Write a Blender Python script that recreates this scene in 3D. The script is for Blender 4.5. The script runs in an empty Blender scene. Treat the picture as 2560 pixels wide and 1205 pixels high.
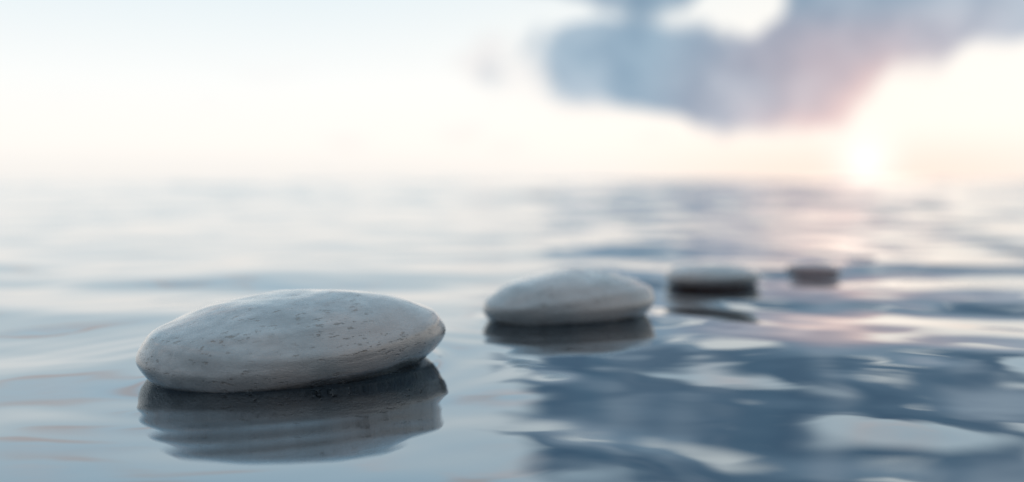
import bpy, math, random
import numpy as np
from mathutils import Vector, noise

scene = bpy.context.scene
R = math.radians

# ------------------------------------------------------------------ camera
CAM_H = 0.100                     # metres above the still water
cam_data = bpy.data.cameras.new("camera")
cam = bpy.data.objects.new("camera", cam_data)
scene.collection.objects.link(cam)
cam.location = (0.0, 0.0, CAM_H)
cam.rotation_euler = (R(90.0 - 3.5), 0.0, 0.0)
cam_data.sensor_width = 36.0
cam_data.lens = 35.0
cam_data.clip_start = 0.005
cam_data.clip_end = 20000.0
cam_data.dof.use_dof = True
cam_data.dof.focus_distance = 0.500
cam_data.dof.aperture_fstop = 3.0
scene.camera = cam

# ------------------------------------------------------------------ view
scene.cycles.caustics_reflective = False
scene.cycles.caustics_refractive = False
scene.view_settings.view_transform = 'Standard'
scene.view_settings.look = 'None'
scene.view_settings.gamma = 1.0
scene.view_settings.use_curve_mapping = False
scene.view_settings.exposure = 0.28

SUN_AZ, SUN_EL = 19.5, 1.1        # degrees right of the view axis, above the horizon

# ------------------------------------------------------------------ world
world = bpy.data.worlds.new("World")
scene.world = world
world.use_nodes = True
nt = world.node_tree
nt.nodes.clear()


class G:
    """small helper to write node maths"""
    def __init__(self, tree):
        self.t = tree

    def new(self, kind, **kw):
        n = self.t.nodes.new(kind)
        for k, v in kw.items():
            setattr(n, k, v)
        return n

    def put(self, sock, v):
        if isinstance(v, bpy.types.NodeSocket):
            self.t.links.new(v, sock)
        else:
            sock.default_value = v

    def m(self, op, a, b=0.0, c=0.0, clamp=False):
        n = self.new('ShaderNodeMath', operation=op, use_clamp=clamp)
        self.put(n.inputs[0], a)
        self.put(n.inputs[1], b)
        self.put(n.inputs[2], c)
        return n.outputs[0]

    def mix(self, f, a, b, blend='MIX'):
        n = self.new('ShaderNodeMix', data_type='RGBA', blend_type=blend)
        n.clamp_factor = True
        self.put(n.inputs[0], f)
        self.put(n.inputs[6], a if isinstance(a, bpy.types.NodeSocket) else (*a, 1.0))
        self.put(n.inputs[7], b if isinstance(b, bpy.types.NodeSocket) else (*b, 1.0))
        return n.outputs[2]

    def step(self, x, lo, hi, a=0.0, b=1.0):
        n = self.new('ShaderNodeMapRange', interpolation_type='SMOOTHSTEP')
        self.put(n.inputs[0], x)
        for i, v in enumerate((lo, hi, a, b)):
            self.put(n.inputs[i + 1], v)
        return n.outputs[0]

    def ramp(self, x, stops, interp='LINEAR'):
        n = self.new('ShaderNodeValToRGB')
        self.put(n.inputs[0], x)
        cr = n.color_ramp
        cr.interpolation = interp
        while len(cr.elements) < len(stops):
            cr.elements.new(0.5)
        for e, (p, c) in zip(cr.elements, stops):
            e.position = p
            e.color = (*c, 1.0)
        return n.outputs[0]

    def noise(self, vec, scale, detail=3.0, rough=0.5, dist=0.0):
        n = self.new('ShaderNodeTexNoise')
        if vec is not None:
            self.put(n.inputs['Vector'], vec)
        n.inputs['Scale'].default_value = scale
        n.inputs['Detail'].default_value = detail
        n.inputs['Roughness'].default_value = rough
        n.inputs['Distortion'].default_value = dist
        return n

    def xyz(self, x, y, z):
        n = self.new('ShaderNodeCombineXYZ')
        for i, v in enumerate((x, y, z)):
            self.put(n.inputs[i], v)
        return n.outputs[0]


g = G(nt)
tc = g.new('ShaderNodeTexCoord')
nrm = g.new('ShaderNodeVectorMath', operation='NORMALIZE')
g.put(nrm.inputs[0], tc.outputs['Generated'])
sep = g.new('ShaderNodeSeparateXYZ')
g.put(sep.inputs[0], nrm.outputs[0])
dx, dy, dz = sep.outputs
az = g.m('MULTIPLY', g.m('ARCTAN2', dx, dy), 180 / math.pi)          # degrees, + to the right
el = g.m('MULTIPLY', g.m('ARCSINE', dz), 180 / math.pi)              # degrees above the horizon

sd = Vector((math.sin(R(SUN_AZ)) * math.cos(R(SUN_EL)), math.cos(R(SUN_AZ)) * math.cos(R(SUN_EL)), math.sin(R(SUN_EL))))
dotn = g.new('ShaderNodeVectorMath', operation='DOT_PRODUCT')
g.put(dotn.inputs[0], nrm.outputs[0])
dotn.inputs[1].default_value = sd
sun_ang = g.m('MULTIPLY', g.m('ARCCOSINE', g.m('MINIMUM', dotn.outputs['Value'], 0.999999)), 180 / math.pi)

sky = g.new('ShaderNodeTexSky', sky_type='NISHITA')
sky.sun_disc = False
sky.sun_elevation = R(SUN_EL)
sky.sun_rotation = R(SUN_AZ)
sky.air_density = 1.0
sky.dust_density = 2.0
sky.ozone_density = 2.0

# thin veil of high cloud over the clear sky, by height above the horizon
elc = g.m('DIVIDE', g.m('MAXIMUM', el, 0.0), 90.0)
front = g.ramp(elc, [(0.000, (0.86, 0.835, 0.80)), (0.022, (0.95, 0.915, 0.87)), (0.060, (0.91, 0.92, 0.91)),
                     (0.115, (0.75, 0.83, 0.865)), (0.17, (0.66, 0.81, 0.90)), (0.27, (0.40, 0.62, 0.78)),
                     (0.45, (0.37, 0.56, 0.72)), (1.0, (0.36, 0.53, 0.69))])
back = g.ramp(elc, [(0.00, (0.36, 0.41, 0.49)), (0.10, (0.33, 0.41, 0.51)), (0.35, (0.33, 0.46, 0.58)),
                    (1.0, (0.36, 0.53, 0.69))])
veil = g.mix(g.step(sun_ang, 50.0, 140.0), front, back)
base = g.mix(1.0, veil, (10.0, 10.0, 10.0), 'MULTIPLY')
base = g.mix(0.88, sky.outputs[0], base)

# bright air around the sun
glow = g.m('POWER', g.m('SUBTRACT', 1.0, g.m('DIVIDE', sun_ang, 34.0), clamp=True), 2.0)
base = g.mix(g.m('MULTIPLY', glow, 0.9), base, (8.7, 8.2, 7.5))
low = g.m('MULTIPLY', g.step(el, 0.2, 3.4, 1.0, 0.0), g.step(sun_ang, 2.0, 17.0, 1.0, 0.0))
base = g.mix(g.m('MULTIPLY', low, 0.85), base, (8.6, 7.0, 6.0))
near = g.m('POWER', g.m('SUBTRACT', 1.0, g.m('DIVIDE', sun_ang, 3.0), clamp=True), 2.0)
base = g.mix(near, base, (9.8, 9.5, 9.1))

# cloud bank to the right: soft lumps in direction space, broken up by noise
wv = g.noise(nrm.outputs[0], 9.0, 3.0, 0.55)
wsep = g.new('ShaderNodeSeparateXYZ')
g.put(wsep.inputs[0], wv.outputs['Color'])
az_w = g.m('ADD', az, g.m('MULTIPLY', g.m('SUBTRACT', wsep.outputs[0], 0.5), 6.0))
el_w = g.m('ADD', el, g.m('MULTIPLY', g.m('SUBTRACT', wsep.outputs[1], 0.5), 3.5))


def lump(a, e, ra, re, w=1.0):
    u = g.m('DIVIDE', g.m('SUBTRACT', az_w, a), ra)
    v = g.m('DIVIDE', g.m('SUBTRACT', el_w, e), re)
    d2 = g.m('ADD', g.m('MULTIPLY', u, u), g.m('MULTIPLY', v, v))
    return g.m('MULTIPLY', g.m('POWER', g.m('SUBTRACT', 1.0, g.m('DIVIDE', d2, 2.2), clamp=True), 2.0), w)


LUMPS = [  # azimuth, elevation, half width, half height, weight
    (5.4, 6.3, 4.4, 2.6, 1.2),
    (8.8, 5.6, 3.0, 2.0, 0.8),
    (14.0, 5.6, 5.4, 2.9, 1.2),
    (19.0, 8.2, 7.0, 2.6, 1.1),
    (27.0, 9.4, 8.0, 2.0, 1.0),
    (6.5, 11.4, 7.0, 1.5, 1.1),
    (14.0, 13.0, 9.0, 2.6, 1.1),
    (25.0, 12.8, 11.0, 2.6, 1.1),
    (5.5, 14.2, 4.5, 2.6, 0.9),
    (38.0, 10.5, 11.0, 3.6, 1.0),
    (-1.6, 6.0, 1.7, 1.0, 0.40),
    (8.5, 8.2, 3.0, 2.0, 0.7),
    (12.8, 10.4, 2.0, 2.6, -1.5),
    (4.0, 9.2, 3.0, 0.6, -0.6),
    (21.0, 11.6, 2.6, 0.9, -1.0),
    (29.0, 13.2, 3.0, 1.0, -0.9),
]
tot = None
for L in LUMPS:
    v = lump(*L)
    tot = v if tot is None else g.m('ADD', tot, v)
fine = g.noise(nrm.outputs[0], 20.0, 5.0, 0.6).outputs['Fac']
tot = g.m('ADD', tot, g.m('MULTIPLY', g.m('SUBTRACT', fine, 0.5), 1.1))
# scattered clouds elsewhere in the sky
flat = g.new('ShaderNodeVectorMath', operation='DIVIDE')
den = g.m('ADD', g.m('MAXIMUM', dz, 0.0), 0.22)
g.put(flat.inputs[0], g.xyz(dx, dy, 0.0))
g.put(flat.inputs[1], g.xyz(den, den, den))
sc = g.noise(flat.outputs[0], 2.3, 5.0, 0.6, 0.3).outputs['Fac']
scat = g.m('MULTIPLY', g.step(sc, 0.50, 0.68), g.step(el, 10.0, 16.0))

puffs = None
for P in [(-9.6, 2.2, 1.5, 0.55, 1.0), (-3.2, 3.0, 1.6, 0.6, 1.0), (-0.4, 2.2, 1.3, 0.5, 0.8), (7.8, 2.2, 1.6, 0.5, 0.9),
          (-14.0, 6.0, 3.0, 0.6, 0.4), (-2.0, 6.1, 1.5, 0.8, 2.2), (-1.2, 7.2, 1.0, 0.8, 1.6), (0.6, 6.0, 2.0, 1.4, 1.2),
          (3.8, 4.2, 1.6, 0.8, 1.4)]:
    v = lump(*P)
    puffs = v if puffs is None else g.m('ADD', puffs, v)
base = g.mix(g.m('MULTIPLY', puffs, 0.22, clamp=True), base, (6.6, 6.2, 6.2))

mask = g.step(tot, 0.14, 0.74)
blue_grey = g.mix(g.step(el, 8.0, 14.0), (2.55, 3.65, 4.65), (0.80, 1.60, 2.45))
mauve = g.mix(g.m('MAXIMUM', g.step(sun_ang, 5.0, 14.0), g.step(el, 7.0, 10.5)), (3.8, 3.5, 4.1), blue_grey)
rim = g.m('MULTIPLY', g.step(sun_ang, 2.5, 7.8, 1.0, 0.0), g.step(tot, 0.5, 1.2, 1.0, 0.35))
tone = g.noise(nrm.outputs[0], 14.0, 3.0, 0.5).outputs['Fac']
mauve = g.mix(g.step(tone, 0.42, 0.68, 0.0, 0.32), mauve, (6.2, 6.6, 7.1))
dark = g.noise(nrm.outputs[0], 26.0, 3.0, 0.5).outputs['Fac']
mauve = g.mix(g.step(dark, 0.40, 0.66, 0.0, 0.7), mauve, g.mix(1.0, mauve, (0.72, 0.78, 0.84), 'MULTIPLY'))
cloud = g.mix(rim, mauve, (7.3, 5.35, 5.15))
base = g.mix(g.m('MULTIPLY', scat, 0.75), base, (8.6, 6.6, 6.0))
base = g.mix(g.m('MULTIPLY', mask, 0.95), base, cloud)
# a few torn rosy shreds drifting higher up
shreds = None
for P in [(15.5, 18.5, 3.4, 1.5, 1.2), (-21.0, 16.5, 3.2, 0.8, 1.0), (-10.0, 17.5, 2.4, 0.7, 0.9), (-25.0, 12.6, 3.6, 0.6, 0.9),
          (-18.0, 14.0, 3.0, 0.45, 0.8), (-2.0, 15.5, 2.0, 0.6, 0.8), (32.0, 19.0, 4.0, 1.0, 0.9)]:
    v = lump(*P)
    shreds = v if shreds is None else g.m('ADD', shreds, v)
base = g.mix(g.m('MULTIPLY', shreds, 0.8, clamp=True), base, (6.6, 5.1, 4.6))

bg = g.new('ShaderNodeBackground')
g.put(bg.inputs[0], base)
bg.inputs[1].default_value = 0.10
wo = g.new('ShaderNodeOutputWorld')
nt.links.new(bg.outputs[0], wo.inputs[0])
world.cycles.sampling_method = 'MANUAL'
world.cycles.sample_map_resolution = 1024

# ------------------------------------------------------------------ sun (veiled by haze: wide and soft)
sun_data = bpy.data.lights.new("sun", 'SUN')
sun_data.energy = 0.5
sun_data.angle = R(22.0)
sun_data.color = (1.0, 0.72, 0.52)
sun = bpy.data.objects.new("sun", sun_data)
scene.collection.objects.link(sun)
sun_data.use_nodes = True        # soft-edged disc: brightest in the middle, fading out into the haze
sg = G(sun_data.node_tree)
sg.t.nodes.clear()
sgeo = sg.new('ShaderNodeNewGeometry')
sdot = sg.new('ShaderNodeVectorMath', operation='DOT_PRODUCT')
sg.put(sdot.inputs[0], sgeo.outputs['Incoming'])
sdot.inputs[1].default_value = -sd
sangle = sg.m('MULTIPLY', sg.m('ARCCOSINE', sg.m('MINIMUM', sg.m('ABSOLUTE', sdot.outputs['Value']), 0.999999)), 180 / math.pi)
sem = sg.new('ShaderNodeEmission')
sg.put(sem.inputs['Strength'], sg.step(sangle, 0.0, 7.0, 0.10, 0.0))
so = sg.new('ShaderNodeOutputLight')
sg.t.links.new(sem.outputs[0], so.inputs[0])
sun.rotation_euler = (-sd).to_track_quat('-Z', 'Y').to_euler()

# ------------------------------------------------------------------ materials
def material(name):
    m = bpy.data.materials.new(name)
    m.use_nodes = True
    t = m.node_tree
    return m, G(t), t.nodes['Principled BSDF']


wm, w, bs = material("water")
bs.inputs['Base Color'].default_value = (0.22, 0.29, 0.34, 1.0)
bs.inputs['Metallic'].default_value = 1.0                            # plain Fresnel mirror, rising to white at grazing angles
bs.inputs['Roughness'].default_value = 0.015
wtc = w.new('ShaderNodeTexCoord')
mp = w.new('ShaderNodeMapping')
w.put(mp.inputs[0], wtc.outputs['Object'])
mp.inputs['Scale'].default_value = (0.7, 1.0, 1.0)
n1 = w.noise(mp.outputs[0], 16.0, 2.0, 0.5, 0.3)
bp = w.new('ShaderNodeBump')
bp.inputs['Strength'].default_value = 0.06
bp.inputs['Distance'].default_value = 0.006
w.put(bp.inputs['Height'], n1.outputs['Fac'])
w.put(bs.inputs['Normal'], bp.outputs[0])


def stone_material(name, tint, speck, seed, shade_z, shade_tint=(0.22, 0.23, 0.25)):
    m, s, b = material(name)
    tcn = s.new('ShaderNodeTexCoord')
    mp = s.new('ShaderNodeMapping')
    s.put(mp.inputs[0], tcn.outputs['Object'])
    mp.inputs['Location'].default_value = (seed, seed * 0.7, 0.0)
    mp.inputs['Scale'].default_value = (1.0, 1.0, 2.2)
    v = mp.outputs[0]
    mp2 = s.new('ShaderNodeMapping')
    s.put(mp2.inputs[0], tcn.outputs['Object'])
    mp2.inputs['Location'].default_value = (seed, 0.0, seed)
    mp2.inputs['Scale'].default_value = (0.42, 0.8, 1.5)
    big = s.noise(v, 22.0, 4.0, 0.6)
    mid = s.noise(v, 140.0, 5.0, 0.65)
    col = s.ramp(big.outputs['Fac'], [(0.30, tuple(c * 0.62 for c in tint)), (0.50, tint), (0.72, tuple(min(1, c * 1.18) for c in tint))])
    col = s.mix(s.m('MULTIPLY', s.step(mid.outputs['Fac'], 0.42, 0.68), 0.38), col, tuple(c * 0.6 for c in tint))
    mp3 = s.new('ShaderNodeMapping')
    s.put(mp3.inputs[0], tcn.outputs['Object'])
    mp3.inputs['Location'].default_value = (0.0, seed, seed)
    mp3.inputs['Scale'].default_value = (0.16, 0.8, 1.6)
    streak = s.noise(mp3.outputs[0], 170.0, 5.0, 0.65, 0.4)
    col = s.mix(s.step(streak.outputs['Fac'], 0.43, 0.68, 0.0, 0.65), col, tuple(c * 0.62 for c in tint))
    blush = s.noise(v, 11.0, 2.0, 0.5)
    col = s.mix(s.step(blush.outputs['Fac'], 0.46, 0.64, 0.0, 0.55), col, (tint[0] * 1.05, tint[1] * 0.80, tint[2] * 0.70))
    pits = s.noise(mp2.outputs[0], 420.0, 3.0, 0.55)
    where = s.noise(mp2.outputs[0], 60.0, 2.0, 0.5)
    pit = s.m('MULTIPLY', s.step(pits.outputs['Fac'], 0.59, 0.69), s.step(where.outputs['Fac'], 0.42, 0.58))
    col = s.mix(s.m('MULTIPLY', pit, 0.70), col, speck)
    # underside shade painted into the colour at the stone's foot, slightly glossier
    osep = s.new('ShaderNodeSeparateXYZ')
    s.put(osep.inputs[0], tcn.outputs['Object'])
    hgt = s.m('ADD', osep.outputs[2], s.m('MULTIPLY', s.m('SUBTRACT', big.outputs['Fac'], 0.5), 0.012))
    foot_shade = s.step(hgt, shade_z - 0.0022, shade_z + 0.0018, 1.0, 0.0)
    col = s.mix(foot_shade, col, s.mix(1.0, col, shade_tint, 'MULTIPLY'))
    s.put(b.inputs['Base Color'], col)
    s.put(b.inputs['Roughness'], s.m('SUBTRACT', s.step(mid.outputs['Fac'], 0.3, 0.7, 0.20, 0.34), s.m('MULTIPLY', foot_shade, 0.10)))
    b.inputs['IOR'].default_value = 1.7
    b.inputs['Coat Weight'].default_value = 1.0                    # damp from the spray
    b.inputs['Coat Roughness'].default_value = 0.14
    b.inputs['Coat IOR'].default_value = 1.4
    grain = s.noise(mp2.outputs[0], 1100.0, 3.0, 0.6)
    h = s.m('ADD', s.m('MULTIPLY', grain.outputs['Fac'], 0.6), s.m('MULTIPLY', mid.outputs['Fac'], 0.45))
    h = s.m('SUBTRACT', h, s.m('MULTIPLY', pit, 0.9))
    bp = s.new('ShaderNodeBump')
    bp.inputs['Strength'].default_value = 0.9
    bp.inputs['Distance'].default_value = 0.00050
    s.put(bp.inputs['Height'], h)
    s.put(b.inputs['Normal'], bp.outputs[0])
    return m


# ------------------------------------------------------------------ water: one sheet to the horizon

rng = np.random.RandomState(2)
WAVES = []
for i in range(190):
    lam = math.exp(rng.uniform(math.log(0.055), math.log(300.0)))
    ang = rng.normal(math.radians(82), 0.95 if lam < 1.0 else 0.6)
    slope = (0.0096 if 0.13 < lam < 0.5 else 0.0042) if lam < 1.0 else 0.0078
    WAVES.append((lam, math.cos(ang), math.sin(ang), slope * lam / (2 * math.pi), rng.uniform(0, 6.283)))


RINGS = [(-0.1145, 0.532, 0.078, 0.058, 33, 0.00018, 0.030), (0.040, 0.715, 0.062, 0.047, 28, 0.00020, 0.034),
         (0.190, 0.945, 0.044, 0.035, 4, 0.00020, 0.040)]


def wave_height(x, y, spacing):
    wx = x + 0.020 * np.sin(7.1 * y + 3.0 * x + 0.4) + 0.010 * np.sin(17.0 * y - 9.0 * x)
    wy = y + 0.018 * np.sin(6.3 * x - 2.0 * y + 1.1) + 0.008 * np.sin(19.0 * x + 7.0 * y + 2.0)
    z = np.zeros_like(x)
    for lam, cx, cy, a, ph in WAVES:
        fade = np.clip(lam / (4.0 * spacing) - 1.0, 0.0, 1.0)
        # the stones lie in sheltered water: the longer swells only build up away from them
        fade = fade * np.clip(1.8 - lam / (0.30 * np.hypot(x, y) + 0.18), 0.0, 1.0)
        z += a * fade * np.sin(2 * math.pi / lam * (cx * wx + cy * wy) + ph)
    for lam, amp, ph, tl in ((0.38, 0.00085, -0.57, 0.10), (0.27, 0.00040, -0.46, -0.22)):   # the slow swell
        z += amp * np.exp(-np.maximum(y - 1.2, 0.0) / 0.8) * np.sin(2 * math.pi / lam * (wy + tl * wx + ph))
    for cx, cy, a, b, rot, amp, lam in RINGS:       # small rings spreading from the stones, and the water's cling to them
        c, s = math.cos(R(rot)), math.sin(R(rot))
        u, v = ((x - cx) * c + (y - cy) * s) / a, (-(x - cx) * s + (y - cy) * c) / b
        d = (np.sqrt(u * u + v * v) - 1.0) * math.sqrt(a * b)
        dp = np.clip(d, 0.0, 0.5)
        z += amp * np.exp(-dp / 0.07) * np.cos(2 * math.pi * dp / lam + 0.8 * u) * (0.6 + 0.4 * np.sin(2.0 * u + 1.3 * v))
        z += 0.0009 * np.exp(-dp / 0.004)
    return z


rad = np.concatenate([np.exp(np.linspace(math.log(0.10), math.log(5.0), 800, endpoint=False)),
                      np.exp(np.linspace(math.log(5.0), math.log(60.0), 520, endpoint=False)),
                      np.exp(np.linspace(math.log(60.0), math.log(6000.0), 110))])
ang = np.concatenate([np.linspace(-R(40), R(40), 620, endpoint=False), np.linspace(R(40), R(320), 80, endpoint=False)])
rr, aa = np.meshgrid(rad, ang, indexing='ij')
X, Y = rr * np.sin(aa), rr * np.cos(aa)
Z = wave_height(X, Y, rr * np.where(rr < 60.0, 0.0048, 0.042))
Z *= np.clip(1.3 - rr / 1500.0, 0.1, 1.0)
nr, na = rr.shape
verts = np.stack([X.ravel(), Y.ravel(), Z.ravel()], 1)
verts = np.vstack([verts, [[0.0, 0.0, 0.0]]])
i, j = np.meshgrid(np.arange(nr - 1), np.arange(na), indexing='ij')
j2 = (j + 1) % na
quads = np.stack([i * na + j, i * na + j2, (i + 1) * na + j2, (i + 1) * na + j], -1).reshape(-1, 4)[:, ::-1]
jj = np.arange(na)
tris = np.stack([np.full(na, nr * na), (jj + 1) % na, jj], 1)
me = bpy.data.meshes.new("water")
nq, ntri = len(quads), len(tris)
me.vertices.add(len(verts))
me.vertices.foreach_set('co', verts.astype(np.float32).ravel())
me.loops.add(nq * 4 + ntri * 3)
me.loops.foreach_set('vertex_index', np.concatenate([quads.ravel(), tris.ravel()]).astype(np.int32))
me.polygons.add(nq + ntri)
starts = np.concatenate([np.arange(nq) * 4, nq * 4 + np.arange(ntri) * 3]).astype(np.int32)
me.polygons.foreach_set('loop_start', starts)
me.polygons.foreach_set('use_smooth', np.ones(nq + ntri, dtype=bool))
me.update(calc_edges=True)
me.validate()
me.materials.append(wm)
water = bpy.data.objects.new("water", me)
scene.collection.objects.link(water)
water['kind'] = 'structure'

# ------------------------------------------------------------------ stones
def pebble(name, label, centre, half, rot, zc, up, down, mat, seed, outline, tilt=(0.0, 0.0),
           flat_top=1.0, shoulder=0.48, tip=0.0, nu=220, nv=110):
    """half: half length and half width; zc: height of the widest line above the water; up / down: thickness above / below it"""
    vs = []
    for a in range(nv + 1):
        phi = -math.pi / 2 + math.pi * a / nv
        c, s = max(0.0, math.cos(phi)), math.sin(phi)
        for b in range(nu):
            th = 2 * math.pi * b / nu
            k = 1.0
            for n, amp, ph in outline:
                k += amp * math.cos(n * th + ph)
            k += tip * math.exp(-((th - math.pi) / 0.42) ** 2)
            t = abs(s)
            prof = max(0.0, 1.0 - t ** 1.7) ** (shoulder if s >= 0 else 0.52)
            x = half[0] * k * prof * math.cos(th)
            y = half[1] * k * prof * math.sin(th)
            z = (up * t ** flat_top) if s >= 0 else -down * t
            z += 0.06 * up * math.cos(th * 2 + seed) * c
            p = Vector((x, y, z))
            q = p / half[0]
            d = noise.noise(q * 1.3 + Vector((seed, 0, 0))) * 0.015 + noise.noise(q * 2.9 + Vector((0, seed, 0))) * 0.012 \
                + noise.noise(q * 7.0 + Vector((0, 0, seed))) * 0.005
            # a worn ridge running round the flank
            d += (0.004 if s > 0 else 0.0) * math.exp(-((z / up - 0.62 - 0.10 * math.sin(th + seed)) / 0.07) ** 2)
            d += (0.016 if s > 0 else 0.0) * math.exp(-((z / up - 0.30 - 0.12 * math.sin(th * 2 + seed)) / 0.12) ** 2)
            dirn = Vector((x / half[0] ** 2, y / half[1] ** 2, 1.6 * z / (up * half[0]))).normalized()
            vs.append(p + dirn * d * half[0])
    fs = []
    for a in range(nv):
        for b in range(nu):
            b2 = (b + 1) % nu
            fs.append((a * nu + b, a * nu + b2, (a + 1) * nu + b2, (a + 1) * nu + b))
    me = bpy.data.meshes.new(name)
    me.from_pydata(vs, [], fs)
    me.polygons.foreach_set('use_smooth', [True] * len(fs))
    import bmesh
    bm = bmesh.new()
    bm.from_mesh(me)
    bmesh.ops.remove_doubles(bm, verts=bm.verts, dist=1e-6)
    bmesh.ops.recalc_face_normals(bm, faces=bm.faces)
    bm.to_mesh(me)
    bm.free()
    me.materials.append(mat)
    o = bpy.data.objects.new(name, me)
    level = float(wave_height(np.array([centre[0]]), np.array([centre[1]]), np.array([0.003]))[0])
    o.location = (centre[0], centre[1], zc + level)
    o.rotation_euler = (R(tilt[0]), R(tilt[1]), R(rot))
    scene.collection.objects.link(o)
    o['label'] = label
    o['category'] = 'stone'
    o['group'] = 'smooth stones in a curving row on the water'
    return o


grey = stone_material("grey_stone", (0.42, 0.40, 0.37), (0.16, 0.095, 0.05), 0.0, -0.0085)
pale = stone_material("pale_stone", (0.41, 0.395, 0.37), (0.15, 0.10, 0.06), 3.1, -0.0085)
warm = stone_material("warm_stone", (0.40, 0.37, 0.34), (0.14, 0.09, 0.06), 5.7, -0.005, (0.50, 0.24, 0.15))  # foot shade painted brown for the warm lens glare
glare_tinted = stone_material("glare_tinted_stone", (0.60, 0.46, 0.44), (0.18, 0.09, 0.07), 9.2, -0.014)  # reddish tint paints the sun's glare veil into the stone colour

pebble("smooth_stone", "largest smooth grey stone with brown pits, sharp in the foreground at left of the row",
       (-0.1145, 0.532), (0.0795, 0.060), 33, 0.0125, 0.0255, 0.032, grey, 1.7,
       [(1, 0.03, 2.6), (2, 0.02, 0.4), (3, 0.035, 0.9)], tilt=(3, -2.5), flat_top=1.0, shoulder=0.44, tip=0.035)
pebble("smooth_stone", "second largest stone, slightly blurred pale grey flat pebble right of the sharp foreground stone",
       (0.040, 0.715), (0.064, 0.048), 28, 0.012, 0.021, 0.028, pale, 4.2,
       [(1, 0.03, 1.0), (2, 0.02, 0.0), (3, 0.03, 2.0)], tilt=(3, -3), flat_top=1.0, shoulder=0.45, tip=0.03)
pebble("smooth_stone", "middle stone of the five, blurred grey pebble with its foot painted dark as shade",
       (0.190, 0.945), (0.0445, 0.036), 4, 0.008, 0.012, 0.020, warm, 7.9,
       [(2, 0.02, 1.0), (3, 0.03, 0.0)])
pebble("smooth_stone", "small blurred stone with glare painted in as a reddish tint, second farthest in the row, just below the sun",
       (0.326, 1.075), (0.029, 0.022), 0, 0.0025, 0.0085, 0.010, glare_tinted, 11.3,
       [(2, 0.02, 0.0), (3, 0.03, 1.0)])
pebble("smooth_stone", "farthest and smallest stone, a thin faint smudge barely above the water",
       (0.433, 1.23), (0.018, 0.016), 0, 0.0005, 0.004, 0.006, glare_tinted, 14.8,
       [(2, 0.02, 2.0), (3, 0.03, 0.5)])
